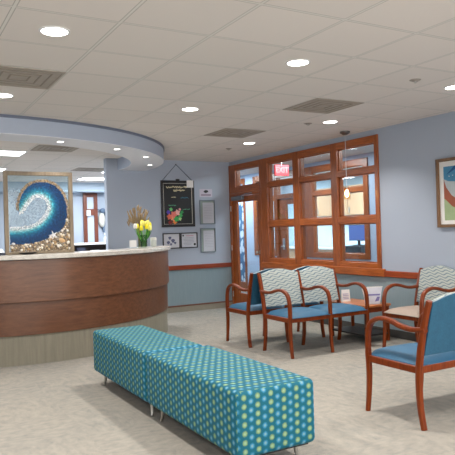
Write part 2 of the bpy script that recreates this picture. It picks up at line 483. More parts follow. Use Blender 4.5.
# patterned privacy film window at the far end of the hall
def m_film():
    m = NT('leaf_pattern_film')
    v = m.node('ShaderNodeTexVoronoi'); v.inputs['Scale'].default_value = 9; m.l.new(m.coord('Object', (1, 1, .6)), v.inputs['Vector'])
    m.color(m.ramp(v.outputs['Distance'], [(.0, lin((235, 242, 250))), (.45, lin((205, 222, 238))), (.5, lin((70, 112, 150)))]))
    m.pr(Roughness=.5); return m.m
w = bm_new(); rbox(w, XH-.02, XH+.088, 12.022, 12.10, 0, 2.618, .004); rbox(w, XH-.02, XH+.088, 13.12, 13.198, 0, 2.618, .004)
rbox(w, XH-.02, XH+.088, 12.10, 13.12, 0, .2, .004); rbox(w, XH-.02, XH+.088, 12.10, 13.12, 2.5, 2.618, .004)
w5 = struct('window_5', w, M_FRAMEW)
g = bm_new(); box(g, XH+.05, XH+.06, 12.10, 13.12, .2, 2.5); obj('window_pane', g, m_film(), w5)

# ------------------------------------------------------------------ furniture: things seen inside the rooms beyond
cb = thing('wall_cabinet', 'pale maple cabinet seen through the glazing in the room past the hall', 'cabinet', (10.4, 11.9, 0))
M_MAPLE = wood('maple', (186, 136, 100), (208, 160, 122), 2, .4)
# ------------------------------------------------------------------ hall ceiling lights etc. come later

# ------------------------------------------------------------------ curved ceiling soffit
def arc_pts(c, r, a0, a1, n):
    return [(c[0]+r*math.cos(math.radians(a0+(a1-a0)*i/n)), c[1]+r*math.sin(math.radians(a0+(a1-a0)*i/n))) for i in range(n+1)]
SC = (.8357, 9.65); SR = 3.11
bm = bm_new(); ringslab(bm, arc_pts(SC, SR, 2.6, -180, 90), arc_pts(SC, SR-.50, 2.6+.6, -180, 90), 2.50, H)
so = struct('trim_soffit', bm, M_SOFFIT, smooth=True)
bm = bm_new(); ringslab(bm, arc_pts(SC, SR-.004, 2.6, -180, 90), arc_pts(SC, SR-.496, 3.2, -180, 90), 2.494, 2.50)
struct('trim_soffit_lit_underside', bm, plain('soffit_underside_bounce', (220, 222, 230), .6, var=.02), smooth=True)  # thin slab, bounced light from below put into its paler colour
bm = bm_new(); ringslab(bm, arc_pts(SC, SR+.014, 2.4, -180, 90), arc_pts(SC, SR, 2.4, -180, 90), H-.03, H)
struct('trim_soffit_edge', bm, plain('soffit_dark_bead', (104, 112, 130), .6), smooth=True)  # darker bead along the soffit's top edge

# ------------------------------------------------------------------ reception desk
DC = (1.65, 9.03)
desk = thing('reception_desk', 'long curved walnut reception desk with speckled stone top beside the blue wall', 'reception desk', (DC[0], DC[1], 0))
def band(R0, R1, n=110):
    o = arc_pts((0, 0), R0, -14, -180, n); i = arc_pts((0, 0), R1, -14, -180, n); return o, i
for nm, R0, R1, z0, z1, mt, bv in (('desk_base', 2.10, 1.98, 0, .33, M_COVE, 0), ('lower_panel', 2.115, 2.03, .33, .695, M_DESK2, .004),
                                   ('upper_panel', 2.14, 2.04, .695, 1.165, M_DESK, .006), ('countertop', 2.175, 1.65, 1.168, 1.22, M_STONE, .008)):
    bm = bm_new(); o, i = band(R0, R1); ringslab(bm, o, i, z0, z1)
    p = obj(nm, bm, mt, desk, smooth=True, bevel=bv)
M_DESK.node_tree.nodes  # (material kept simple)
# inner worktop
bm = bm_new(); o, i = band(1.98, 1.25); ringslab(bm, o, i, .72, .75); obj('worktop', bm, M_STONE, desk, smooth=True)
# ------------------------------------------------------------------ benches
def bench(label, x0, x1, y0, y1):
    t = thing('upholstered_bench', label, 'bench', ((x0+x1)/2, (y0+y1)/2, 0), 0, 'dotted teal benches')
    hx, hy = (x1-x0)/2, (y1-y0)/2
    b = bm_new(); box(b, -hx, hx, -hy, hy, .125, .515)
    bmesh.ops.subdivide_edges(b, edges=[e for e in b.edges if abs((e.verts[0].co-e.verts[1].co).y) > .5], cuts=9)
    bmesh.ops.bevel(b, geom=[e for e in b.edges if e.calc_face_angle(0) > .5], offset=.035, segments=5, profile=.5, affect='EDGES')
    for v in b.verts:       # slight crown and softness
        if v.co.z > .51: v.co.z += .006*(1-(v.co.x/hx)**2)*(1-(v.co.y/hy)**2)
    obj('cushion', b, M_DOTS, t, smooth=True, uv='bench')
    b = bm_new(); box(b, -hx+.04, hx-.04, -hy+.04, hy-.04, .112, .13); obj('base_board', b, M_BLACK, t)
    for sx in (-1, 1):
        for sy in (-1, 1):
            l = bm_new(); px, py = sx*(hx-.095), sy*(hy-.10)
            tube(l, smooth_path([(px, py, .125), (px+sx*.004, py+sy*.004, .07), (px+sx*.008, py+sy*.010, .02), (px+sx*.016, py+sy*.018, .0)], 3), lambda t: .017-.009*t, 10)
            obj('leg', l, M_CHROME, t, smooth=True)
bench('teal bench with green and blue dots, nearer one with its end towards us', 1.695, 2.25, 2.95, 4.33)
bench('teal dotted bench, farther one beside the curved reception desk', 1.695, 2.215, 4.345, 5.68)

# ------------------------------------------------------------------ tandem chairs
PW = .56
def tandem(label, n, seat_mat, loc, rz, pat_mat=M_WAVE):
    t = thing('waiting_chair', label, 'chair', loc, rz, 'cherry wood waiting chairs')
    for i in range(n+1):
        x = i*PW
        if True:
            b = bm_new(); sweep(b, smooth_path([(x, .012, 0), (x, .03, .14), (x, .04, .30), (x, .035, .46)], 4), lambda q: .036+.008*q, lambda q: .030+.012*q); obj('front_leg', b, M_CHAIRW, t, smooth=True)
            b = bm_new(); sweep(b, smooth_path([(x, .035, .44), (x, .036, .53), (x, .045, .62), (x, .075, .685), (x, .13, .72), (x, .20, .735), (x, .29, .725), (x, .38, .70), (x, .48, .688), (x, .565, .695), (x, .615, .70)], 4), .046, .036)
            obj('armrest', b, M_CHAIRW, t, smooth=True)
            b = bm_new(); sweep(b, smooth_path([(x, .575, 0), (x, .548, .14), (x, .54, .30), (x, .55, .46), (x, .585, .66), (x, .62, .80), (x, .655, .905)], 4), .042, lambda q: .032+.014*math.sin(PI*q))
            obj('rear_leg', b, M_CHAIRW, t, smooth=True)
    f = bm_new(); W = n*PW
    rbox(f, 0, W, .03, .052, .385, .435, .005); rbox(f, 0, W, .53, .552, .385, .435, .005)
    for i in range(n+1): rbox(f, i*PW-.014, i*PW+.014, .04, .54, .385, .435, .005)
    obj('seat_frame', f, M_CHAIRW, t)
    for i in range(n):
        x0, x1 = i*PW+.012, (i+1)*PW-.012
        # seat cushion with crown
        s = bm_new(); NX, NY = 14, 14
        def top(u, v):
            e = (1-abs(2*u-1)**5)*(1-abs(2*v-1)**5); fr = 1-v
            return .437+.052*max(0, e)**.45+.010*math.sin(PI*u)*math.sin(PI*v)
        G1 = [[s.verts.new((x0+(x1-x0)*a/NX, .012+.53*b/NY, top(a/NX, b/NY))) for b in range(NY+1)] for a in range(NX+1)]
        for a in range(NX):
            for b in range(NY): s.faces.new((G1[a][b], G1[a+1][b], G1[a+1][b+1], G1[a][b+1]))
        r = bmesh.ops.extrude_face_region(s, geom=s.faces[:])
        for v in [v for v in r['geom'] if isinstance(v, bmesh.types.BMVert)]: v.co.z = .432
        obj('seat', s, seat_mat, t, smooth=True)
        # backrest: pattern pad in front, teal shell behind
        def ypost(z): return .55+.105*max(0, (z-.46))/.445
        for nm, mt, d0, d1 in (('backrest', pat_mat, -.030, .004), ('back_panel', M_TEAL, .004, .018)):
            s = bm_new(); NX, NZ = 16, 10; F, B = [], []
            for a in range(NX+1):
                u = a/NX; ztop = .893+.052*math.sin(PI*u)**1.3; zb = .515; fr, br = [], []
                for k in range(NZ+1):
                    v = k/NZ; z = zb+(ztop-zb)*v; puff = .012*(1-abs(2*u-1)**4)*(1-abs(2*v-1)**4)
                    xx = x0+.006+(x1-x0-.012)*u
                    fr.append(s.verts.new((xx, ypost(z)+d0-(puff if d0 < 0 else 0), z))); br.append(s.verts.new((xx, ypost(z)+d1, z)))
                F.append(fr); B.append(br)
            for a in range(NX):
                for k in range(NZ):
                    s.faces.new((F[a][k], F[a+1][k], F[a+1][k+1], F[a][k+1])); s.faces.new((B[a][k], B[a][k+1], B[a+1][k+1], B[a+1][k]))
                s.faces.new((F[a][0], B[a][0], B[a+1][0], F[a+1][0])); s.faces.new((F[a][NZ], F[a+1][NZ], B[a+1][NZ], B[a][NZ]))
            for k in range(NZ):
                s.faces.new((F[0][k], F[0][k+1], B[0][k+1], B[0][k])); s.faces.new((F[NX][k], B[NX][k], B[NX][k+1], F[NX][k+1]))
            obj(nm, s, mt, t, smooth=True, uv=True)
    return t
tandem('two-seat cherry wood chair facing us with wave-pattern backs and blue seats below the window', 2, M_BLUE, (3.845, 5.425, 0), 0)
tandem('two-seat chair turned away, back to back behind the wave-pattern two-seater', 2, M_BLUE, (4.925, 6.825, 0), PI)
tandem('two-seat cherry wood chair with plain teal back towards us, nearest at the right edge', 2, M_BLUE, (3.22+2*PW, 3.58, 0), PI)
tandem('two-seat chair with taupe seats and wave-pattern back against the right wall', 2, M_BEIGE, (4.92, 5.17, 0), -PI/2)

# ------------------------------------------------------------------ corner table and what is on it
tb = thing('corner_table', 'low square wooden corner table between the waiting chairs by the wall', 'table', (5.24, 5.92, 0))
b = bm_new(); rbox(b, -.21, .21, -.36, .36, .43, .46, .008); obj('tabletop', b, M_TABLEW, tb)
b = bm_new()
for (a0, a1, b0, b1) in ((-.19, .19, -.34, -.32), (-.19, .19, .32, .34), (-.19, -.17, -.34, .34), (.17, .19, -.34, .34)): box(b, a0, a1, b0, b1, .37, .43)
obj('apron', b, M_CHAIRW, tb)
for sx in (-1, 1):
    for sy in (-1, 1):
        b = bm_new(); sweep(b, [Vector((sx*.175, sy*.325, 0)), Vector((sx*.175, sy*.325, .2)), Vector((sx*.175, sy*.325, .43))], .04, .04); obj('leg', b, M_CHAIRW, tb, smooth=True)
b = bm_new(); box(b, -.19, .19, -.34, .34, .08, .10); obj('lower_shelf', b, plain('dark_shelf', (44, 40, 40), .5), tb)

# ------------------------------------------------------------------ framed map-like picture on right wall
pf = thing('framed_picture', 'brown-framed landscape picture with white mat hanging on the right wall', 'picture', (XR, 4.585, 1.78))
FW, FH = .66, .79
b = bm_new()
for (y0, y1, z0, z1) in ((-FW/2, FW/2, FH/2-.035, FH/2), (-FW/2, FW/2, -FH/2, -FH/2+.035), (-FW/2, -FW/2+.035, -FH/2+.035, FH/2-.035), (FW/2-.035, FW/2, -FH/2+.035, FH/2-.035)):
    rbox(b, -.04, -.002, y0, y1, z0, z1, .004)
obj('frame', b, wood('picture_frame_wood', (92, 66, 44), (128, 96, 68), 2, .5), pf)
b = bm_new(); box(b, -.014, -.004, -FW/2+.03, FW/2-.03, -FH/2+.03, FH/2-.03); obj('mat_board', b, M_WHITE, pf)
def art_poly(name, pts, rgb, x, parent, th=.0016):
    b = bm_new(); prism(b, pts, x-th, x, 'yz'); return obj(name, b, plain('paint_'+name, rgb, .7, var=.18, scale=14), parent)
aw0, aw1, ah0, ah1 = -.245, .235, -.315, .30   # local y from right to left
art_poly('painted_meadow', [(aw1, ah0), (aw1, -.06), (.12, -.16), (0, -.20), (aw0, -.24), (aw0, ah0)], (150, 168, 128), -.0142, pf)
art_poly('painted_road', [(aw1, -.06), (aw1, .16), (.20, .06), (.13, -.03), (.02, -.10), (aw0, -.16), (aw0, -.24), (0, -.20), (.12, -.16)], (150, 82, 60), -.0142, pf)
art_poly('painted_shore', [(aw1, .16), (.20, .06), (.13, -.03), (.02, -.10), (aw0, -.16), (aw0, .10), (.05, .12), (.17, .13)], (172, 180, 184), -.0142, pf)
art_poly('painted_water', [(aw1, .16), (.17, .13), (.05, .12), (aw0, .10), (aw0, ah1), (aw1, ah1)], (70, 134, 172), -.0142, pf)
art_poly('painted_hill', [(aw1-.04, .205), (.05, .27), (aw0, .29), (aw0, ah1), (.08, ah1)], (28, 82, 132), -.0160, pf)
random.seed(3)
for k in range(7):
    y, z = -.15+.05*k, random.uniform(.145, .19); w = random.uniform(.008, .02); b = bm_new(); box(b, -.0178, -.0142, y, y+w, z, z+.008); obj('painted_sail', b, M_WHITE, pf)

# ------------------------------------------------------------------ things on the back wall
def wall_frame(name, label, cat, x0, x1, z0, z1, fw, fmat, depth=.022, group=None):
    t = thing(name, label, cat, ((x0+x1)/2, YB, (z0+z1)/2), 0, group); w, h = (x1-x0)/2, (z1-z0)/2
    b = bm_new()
    for (a, c, e, f) in ((-w, w, h-fw, h), (-w, w, -h, -h+fw), (-w, -w+fw, -h+fw, h-fw), (w-fw, w, -h+fw, h-fw)): rbox(b, a, c, -depth, -.001, e, f, .003)
    obj('frame', b, fmat, t); return t, w-fw, h-fw
def sheet(name, t, x0, x1, z0, z1, mat, y=-.008, th=.002):
    b = bm_new(); box(b, x0, x1, y, y+th, z0, z1); return obj(name, b, mat, t)
def lines(name, t, segs, mat, y=-.0095, h=.004):
    b = bm_new()
    for (x0, x1, z) in segs: box(b, x0, x1, y, y+.001, z-h/2, z+h/2)
    return obj(name, b, mat, t)
M_BOARD = plain('chalkboard', (26, 28, 30), .55, var=.3, scale=6)
M_CHALK = plain('cream_chalk', (226, 214, 176), .8)
M_TEALC = plain('blue_chalk', (60, 124, 150), .8); M_GREENC = plain('green_chalk', (90, 168, 130), .8)
t, w, h = wall_frame('chalkboard', 'black framed chalkboard with coloured flower drawing hanging from a cord on the wall', 'chalkboard', 4.215, 4.865, 1.51, 2.335, .035, M_BLACK)
sheet('board', t, -w, w, -h, h, M_BOARD)
b = bm_new()
for (x0, x1, z0, z1) in ((-w+.012, w-.012, h-.020, h-.014), (-w+.012, w-.012, -h+.014, -h+.020), (-w+.012, -w+.018, -h+.02, h-.02), (w-.02, w-.008, -h+.02, h-.02)): box(b, x0, x1, -.0100, -.0085, z0, z1)
obj('painted_border', b, plain('pale_border', (200, 196, 188), .7), t)
random.seed(11)
def scrawl(name, mat, x0, x1, z, amp, r=.006, k=22):
    b = bm_new(); pts = [(x0+(x1-x0)*i/k, -.0105, z+amp*math.sin(i*2.1+random.random()*2)*random.uniform(.5, 1)) for i in range(k+1)]
    sweep(b, smooth_path(pts, 2), .002, r*2, Vector((0, 1, 0)), 6, 1); return obj(name, b, mat, t)
scrawl('chalk_lettering', M_CHALK, -.22, .10, .295, .022); scrawl('chalk_lettering', M_CHALK, -.08, .14, .235, .022); scrawl('chalk_lettering', M_CHALK, .12, .2, .30, .018)
scrawl('chalk_lettering', M_CHALK, -.13, -.04, .115, .010, .003, 12); scrawl('chalk_lettering', M_TEALC, .05, .21, .105, .012, .004, 14)
scrawl('chalk_lettering', M_GREENC, -.19, -.04, -.03, .012, .004, 14); scrawl('chalk_lettering', M_GREENC, .09, .23, -.10, .012, .004, 14)
for (x, z, r, c) in ((-.09, -.19, .055, (226, 120, 110)), (-.02, -.16, .05, (236, 176, 168)), (-.17, -.23, .048, (222, 110, 86)), (-.10, -.26, .045, (232, 150, 110)),
                     (-.19, -.15, .035, (92, 70, 176)), (.03, -.10, .022, (230, 160, 160)), (.04, -.21, .04, (70, 176, 96)), (-.04, -.27, .05, (66, 170, 90)), (-.14, -.10, .03, (110, 190, 110)),
                     (.07, -.15, .03, (56, 150, 84)), (.03, -.27, .03, (180, 210, 150)), (-.07, -.32, .04, (226, 128, 66)), (-.16, -.33, .035, (130, 40, 40))):
    b = bm_new(); n = 18; poly = [(x+r*(1+.25*math.sin(5*a+x*40))*math.cos(a), z+r*(1+.25*math.sin(5*a+x*40))*math.sin(a)) for a in [2*PI*k/n for k in range(n)]]
    prism(b, poly, -.0100-r*.02, -.0085, 'xz'); obj('chalk_flower', b, plain('chalk_petal', c, .8, var=.25, scale=40), t)
b = bm_new(); hh = h+.035
tube(b, [(-.29, -.012, hh), (-.02, -.012, hh+.285)], .0045, 6); tube(b, [(.29, -.012, hh), (-.02, -.012, hh+.285)], .0045, 6); cyl(b, (-.02, -.008, hh+.285), .010, -.008, .008, 10)
obj('hanging_cord', b, M_BLACK, t)
b = bm_new(); rbox(b, -.03, .04, -.02, -.002, hh, hh+.028, .004); obj('hook_plate', b, M_BLACK, t)
b = bm_new(); box(b, .175, .305, -.025, -.0215, hh-.125, hh+.005); tag(obj('paper_note', b, M_WHITE, loc=t.location), 'small white paper stuck on the upper right corner of the chalkboard', 'note')

M_DARKF = plain('dark_frame', (30, 32, 36), .4); M_PAPER = plain('certificate_paper', (198, 200, 208), .6, var=.03); M_INK = plain('printed_ink', (92, 96, 128), .7); M_PINK = plain('pink_ink', (190, 130, 150), .7)
t, w, h = wall_frame('framed_certificate', 'black-framed certificate with dark artwork, left one of the pair under the chalkboard', 'certificate', 4.225, 4.56, 1.128, 1.405, .018, M_DARKF)
sheet('certificate', t, -w, w, -h, h, M_PAPER)
for (x, z, r) in ((-.03, .05, .028), (.03, .0, .035), (-.06, -.03, .03), (.07, -.04, .022), (-.01, -.06, .02)):
    b = bm_new(); prism(b, [(x+r*math.cos(a)*(1+.3*math.sin(3*a)), z+r*math.sin(a)) for a in [2*PI*k/12 for k in range(12)]], -.0098, -.0085, 'xz'); obj('printed_emblem', b, M_INK, t)
t, w, h = wall_frame('framed_certificate', 'black-framed certificate with lines of text, right one of the pair under the chalkboard', 'certificate', 4.57, 4.905, 1.128, 1.405, .018, M_DARKF)
sheet('certificate', t, -w, w, -h, h, M_PAPER)
lines('printed_text', t, [(-.09, .09, .045), (-.11, .11, .02), (-.10, .10, -.005), (-.09, .10, -.03), (-.11, .05, -.055), (-.10, .04, -.08)], M_INK)
lines('printed_heading', t, [(-.06, .09, .08)], M_PINK, h=.012)
b = bm_new(); t2 = bmesh.new(); lathe(t2, [(.022, 0), (.022, .0015)], n=16); merge(b, t2, Matrix.Translation((.11, -.0085, -.075)) @ Matrix.Rotation(PI/2, 4, 'X')); obj('printed_seal', b, M_DARKF, t)
b = bm_new(); t2 = bmesh.new(); lathe(t2, [(.016, 0), (.016, .0015)], n=16); merge(b, t2, Matrix.Translation((-.115, -.0085, .085)) @ Matrix.Rotation(PI/2, 4, 'X')); obj('printed_seal', b, M_DARKF, t)
M_HOLD = plain('clear_grey_holder', (112, 122, 132), .3)
M_GREENH = plain('printed_margin', (140, 152, 146), .6); M_SHEET = plain('notice_paper', (190, 190, 198), .6, var=.04)
for (z0, z1, lab) in ((1.545, 1.985, 'grey-framed notice holder with papers, upper one right of the chalkboard'), (1.035, 1.475, 'grey-framed notice holder with papers, lower one right of the certificates')):
    t, w, h = wall_frame('notice_holder', lab, 'notice', 4.965, 5.275, z0, z1, .014, M_HOLD, .03)
    sheet('backing', t, -w, w, -h, h, M_GREENH, -.006)
    sheet('notice_sheet', t, -w+.05, w-.005, -h+.005, h-.03, M_SHEET, -.010)
    lines('printed_text', t, [(-.07, .10, .15-.03*k) for k in range(10)], plain('grey_print', (150, 152, 166), .7), -.0115, .004)
t = thing('wall_card', 'small white card with grey picture above the upper notice holder', 'card', (5.105, YB, 2.115))
sheet('card', t, -.13, .13, -.072, .072, plain('pale_card', (196, 190, 204), .6, var=.1, scale=9), -.006, .004)
b = bm_new(); prism(b, [(-.05, .03), (-.01, .055), (.04, .05), (.05, .02), (.0, .0), (-.03, .01)], -.0075, -.0062, 'xz'); obj('printed_picture', b, M_DARKF, t)
sheet('printed_band', t, -.10, .10, -.05, -.02, plain('mauve_print', (150, 134, 150), .7), -.0072, .001)

# ------------------------------------------------------------------ framed wave artwork on the desk
AX0, AX1, AZ0, AZ1, AY = 1.182, 1.968, 1.221, 2.176, 7.25
art = thing('framed_glass_mosaic', 'wood-framed glass panel with a blue wave mosaic and shells standing on the desk', 'artwork', (AX0, AY, AZ0))
def A(x, y): return ((x-20)/330*(AX1-AX0), (420-y)/385*(AZ1-AZ0))
W_, H_ = AX1-AX0, AZ1-AZ0
M_AFR = wood('weathered_tan_frame', (126, 112, 94), (158, 142, 120), 2, .5, 1, 0)
b = bm_new(); fw = .045
for (x0, x1, z0, z1) in ((0, W_, H_-fw, H_), (0, W_, 0, fw*.6), (0, fw, fw*.6, H_-fw), (W_-fw, W_, fw*.6, H_-fw)): rbox(b, x0, x1, -.03, .03, z0, z1, .005)
obj('frame', b, M_AFR, art)
b = bm_new(); box(b, fw-.004, W_-fw+.004, .004, .010, fw*.6-.004, H_-fw+.004); obj('glass_sheet', b, M_GLASS, art)
inner = [(45, 292), (90, 292), (135, 285), (175, 268), (205, 240), (222, 210), (218, 180), (200, 162), (170, 160), (145, 178), (125, 205), (108, 228), (92, 236)]
outer = [(88, 205), (95, 165), (115, 125), (145, 98), (185, 84), (230, 86), (270, 105), (300, 140), (316, 185), (320, 235), (312, 275), (295, 305), (260, 330), (215, 352), (160, 368), (100, 374), (45, 372)]
def dense(P, k=4):
    return [(v.x, v.y) for v in smooth_path([(a, c, 0) for a, c in P], k)]
innerD, outerD = dense(inner), dense(outer); wavepoly = innerD+outerD
def inside(p, poly):
    x, y = p; r = False
    for i in range(len(poly)):
        (x1, y1), (x2, y2) = poly[i], poly[i-1]
        if (y1 > y) != (y2 > y) and x < (x2-x1)*(y-y1)/(y2-y1)+x1: r = not r
    return r
def dist(p, L):
    best = 1e9
    for (x1, y1), (x2, y2) in zip(L, L[1:]):
        dx, dy = x2-x1, y2-y1; q = max(0, min(1, ((p[0]-x1)*dx+(p[1]-y1)*dy)/(dx*dx+dy*dy+1e-9)))
        best = min(best, math.hypot(p[0]-x1-q*dx, p[1]-y1-q*dy))
    return best
def cmix(a, b, t): return tuple(a[i]+(b[i]-a[i])*t for i in range(3))
STOPS = [(0, (232, 240, 242)), (14, (222, 238, 240)), (24, (120, 200, 210)), (36, (28, 136, 166)), (50, (6, 84, 132)), (66, (4, 56, 106)), (200, (4, 44, 92))]
def wcol(d):
    for (a, ca), (b_, cb_) in zip(STOPS, STOPS[1:]):
        if d <= b_: return cmix(ca, cb_, (d-a)/(b_-a))
    return STOPS[-1][1]
def m_vcol(name, rough):
    m = NT(name); a = m.node('ShaderNodeVertexColor'); a.layer_name = 'Col'; m.color(a.outputs[0]); m.pr(Roughness=rough); return m.m
M_MOS = m_vcol('mosaic_chips', .6)
def chips(name, step, test, colour, size=.8, jit=.25, y0=-.006, y1=.004, mat=M_MOS):
    b = bm_new(); L = b.loops.layers.float_color.new('Col')
    x = 42.0
    while x < 332:
        y = 55.0
        while y < 408:
            p = (x+random.uniform(-jit, jit)*step, y+random.uniform(-jit, jit)*step)
            if test(p):
                s = step*size/2; a0 = random.uniform(0, PI); rot = [(p[0]+s*1.3*math.cos(a0+PI/2*k), p[1]+s*1.3*math.sin(a0+PI/2*k)) for k in range(4)]
                n0 = len(b.faces); yy = y0+random.uniform(-.002, .001)
                prism(b, [A(*q) for q in rot], yy, y1, 'xz'); b.faces.ensure_lookup_table()
                c = (*lin(colour(p)), 1)
                for f in b.faces[n0:]:
                    for lp in f.loops: lp[L] = c
            y += step
        x += step
    o = obj(name, b, mat, art); o['kind'] = 'stuff'; return o
random.seed(5)
def jitc(c, k): v = random.uniform(1-k, 1+k); return tuple(max(0, min(255, q*v)) for q in c)
# solid backing of the wave, then the chips on it
b = bm_new(); L = b.loops.layers.float_color.new('Col')
prism(b, [A(*q) for q in wavepoly], .0, .0035, 'xz')
for f in b.faces:
    for lp in f.loops: lp[L] = (*lin((40, 110, 160)), 1)
obj('wave_backing', b, M_MOS, art)
chips('wave_mosaic', 4.6, lambda p: inside(p, wavepoly), lambda p: jitc(wcol(dist(p, innerD)), .28), .95)
bord = outerD[:int(len(outerD)*.68)]
def sandpoly():
    return [(45, 374), (100, 376), (160, 370), (215, 354), (260, 332), (296, 307), (313, 277), (322, 240), (334, 240), (334, 408), (45, 408)]
SP = sandpoly()
chips('pebble_border', 4.5, lambda p: (not inside(p, wavepoly)) and dist(p, bord) < 13, lambda p: jitc((150, 126, 92), .3), 1.0)
chips('sand_bed', 4.4, lambda p: inside(p, SP), lambda p: jitc(random.choice([(120, 98, 72), (150, 128, 98), (96, 80, 62), (176, 160, 136)]), .2), 1.1)
voidp = innerD+[(45, 236)]
chips('clear_chips', 7, lambda p: inside(p, voidp) or (p[0] < 100 and p[1] > 110 and not inside(p, wavepoly) and random.random() < .35 and p[1] < 290), lambda p: jitc((140, 156, 170), .16), .8, .4, -.001)
k = 0; random.seed(9); placed = []
while k < 60:
    p = (random.uniform(50, 330), random.uniform(255, 404))
    if not inside(p, SP) or any(math.hypot(p[0]-q[0], p[1]-q[1]) < 8.5 for q in placed) or math.hypot(p[0]-250, p[1]-335) < 14: 
        if random.random() < .002: break
        continue
    placed.append(p); x, z = A(*p); r = random.uniform(.009, .018); b = bm_new()
    ball(b, (x, -.010, z), r*random.uniform(.8, 1.3), .008, r, 10, 6, Matrix.Rotation(random.uniform(0, PI), 4, 'Y'))
    obj('shell', b, plain('shell_colour', random.choice([(226, 216, 200), (200, 176, 140), (236, 230, 220), (170, 138, 100), (214, 190, 150)]), .4, var=.15, scale=80), art, smooth=True); k += 1
x, z = A(291, 362); b = bm_new(); ball(b, (x, -.014, z), .040, .014, .026, 14, 8, Matrix.Rotation(.4, 4, 'Y')); obj('shell', b, plain('tan_shell', (206, 168, 120), .4), art, smooth=True)
x, z = A(58, 371); b = bm_new(); ball(b, (x, -.012, z), .020, .012, .016, 12, 8); obj('shell', b, M_WHITEP, art, smooth=True)
x, z = A(250, 335); b = bm_new(); poly = []
for k in range(10):
    a = PI/2+.35+k*PI/5; r = .062 if k % 2 == 0 else .016; poly.append((x+r*math.cos(a), z+r*math.sin(a)))
prism(b, poly, -.018, -.006, 'xz'); obj('starfish', b, M_WHITEP, art, bevel=.003)

# ------------------------------------------------------------------ things on the desk
CT = 1.221
dish = thing('black_dish', 'shallow black oval dish on the desk in front of the wave artwork', 'dish', (1.40, 7.08, CT))
b = bm_new(); t2 = bmesh.new(); lathe(t2, [(.05, 0), (.09, .010), (.105, .022), (.098, .022), (.05, .010), (.001, .009)], n=28); merge(b, t2, Matrix.Diagonal((1, .55, 1, 1))); obj('dish_bowl', b, M_BLACK, dish, smooth=True)
ph = thing('desk_phone', 'black desk device at the left edge of the photo behind the counter front', 'phone', (1.08, 7.19, CT))
b = bm_new(); prism(b, [(-.09, 0), (.09, 0), (.09, .07), (-.09, .03)], -.08, .08, 'yz'); obj('phone_body', b, plain('navy_plastic', (24, 34, 56), .4), ph, bevel=.005)
b = bm_new(); rbox(b, -.075, -.03, -.085, .085, .055, .085, .012); obj('handset', b, M_BLACK, ph)

vs = thing('glass_vase', 'clear glass vase holding the yellow and white tulips on the desk', 'vase', (3.165, 8.0, CT))
b = bm_new(); lathe(b, [(.040, 0), (.048, .01), (.050, .10), (.055, .175), (.052, .175), (.047, .10), (.044, .015), (.001, .012)], n=24); obj('vase_body', b, M_VASE, vs, smooth=True)
b = bm_new(); lathe(b, [(.001, .014), (.043, .016), (.046, .09), (.001, .09)], n=20); obj('water', b, m_glass('vase_water', (222, 232, 214)), vs, smooth=True)
M_STEM = plain('tulip_stem_green', (120, 184, 70), .5, var=.2); M_LEAF = plain('tulip_leaf_green', (62, 140, 36), .5, var=.25)
M_YEL = plain('tulip_yellow', (242, 224, 40), .5, var=.08); M_WHT = plain('tulip_white', (240, 236, 226), .5, var=.04); M_PALE = plain('tulip_pale_yellow', (244, 238, 130), .5, var=.06)
random.seed(21)
heads = [(-.12, .265, 'w', 0), (-.075, .265, 'y', 1), (-.025, .30, 'p', 0), (.03, .295, 'p', 1), (.075, .28, 'y', 0), (.10, .25, 'y', 1), (.02, .255, 'y', 2), (-.05, .235, 'y', 2), (.065, .235, 'p', 2), (-.005, .315, 'y', 1), (.05, .31, 'p', 0)]
TL = ['white tulip leaning out at the far left of the vase', 'yellow tulip just right of the white one', 'pale yellow tulip high at the left middle of the bunch', 'pale yellow tulip in the middle of the bunch, behind',
      'yellow tulip at the upper right side of the bunch', 'yellow tulip leaning out farthest to the right', 'yellow tulip low in the centre front of the bunch', 'yellow tulip lowest at the left front of the bunch',
      'pale yellow tulip lowest at the right front of the bunch', 'yellow tulip topmost in the bunch', 'pale yellow tulip near the top right of the bunch']
for TI, (hx, hz, kcol, dp) in enumerate(heads):
    hy = (-.03, .03, -.06)[dp]
    fl = thing('tulip', TL[TI], 'flower', (3.165+hx*.15, 8.0+hy*.15, CT+.012), 0, 'tulips in the vase')
    b = bm_new(); ex, ey, ez = hx*.95, hy*.9, hz
    tube(b, smooth_path([(0, 0, 0), (ex*.2, ey*.2, ez*.35), (ex*.65, ey*.6, ez*.75), (ex, ey, ez)], 3), .0045, 6); obj('stem', b, M_STEM, fl, smooth=True)
    b = bm_new(); pm = {'y': M_YEL, 'w': M_WHT, 'p': M_PALE}[kcol]
    for q in range(6):
        a = q*PI/3; R = .019 if q % 2 else .016
        t2 = bmesh.new(); bmesh.ops.create_uvsphere(t2, u_segments=8, v_segments=6, radius=1)
        M = Matrix.Translation((ex+R*.9*math.cos(a), ey+R*.9*math.sin(a), ez+.024)) @ Matrix.Rotation(a, 4, 'Z') @ Matrix.Rotation(-.12, 4, 'Y') @ Matrix.Diagonal((.009, .020, .036, 1)); merge(b, t2, M)
    obj('bloom', b, pm, fl, smooth=True)
    b = bm_new(); a = random.uniform(-1, 1)+ (0 if hx > 0 else PI)
    lx, ly = math.cos(a), math.sin(a); P = smooth_path([(ex*.1, ey*.1, .08), (ex*.4+lx*.025, ey*.4+ly*.02, ez*.55), (ex*.7+lx*.05, ey*.7+ly*.03, ez*.95)], 4)
    sweep(b, P, lambda q: .004+.030*math.sin(PI*min(1, q*.9+.1)), .002, Vector((-ly, lx, 0)), 6, 1); obj('leaf', b, M_LEAF, fl, smooth=True)
db = thing('dried_wheat_bunch', 'bunch of dried tan wheat standing behind the tulips', 'dried flowers', (3.165, 8.16, CT))
M_WH = plain('dried_wheat', (150, 128, 98), .8, var=.25, scale=60)
b = bm_new(); e = bm_new(); random.seed(4)
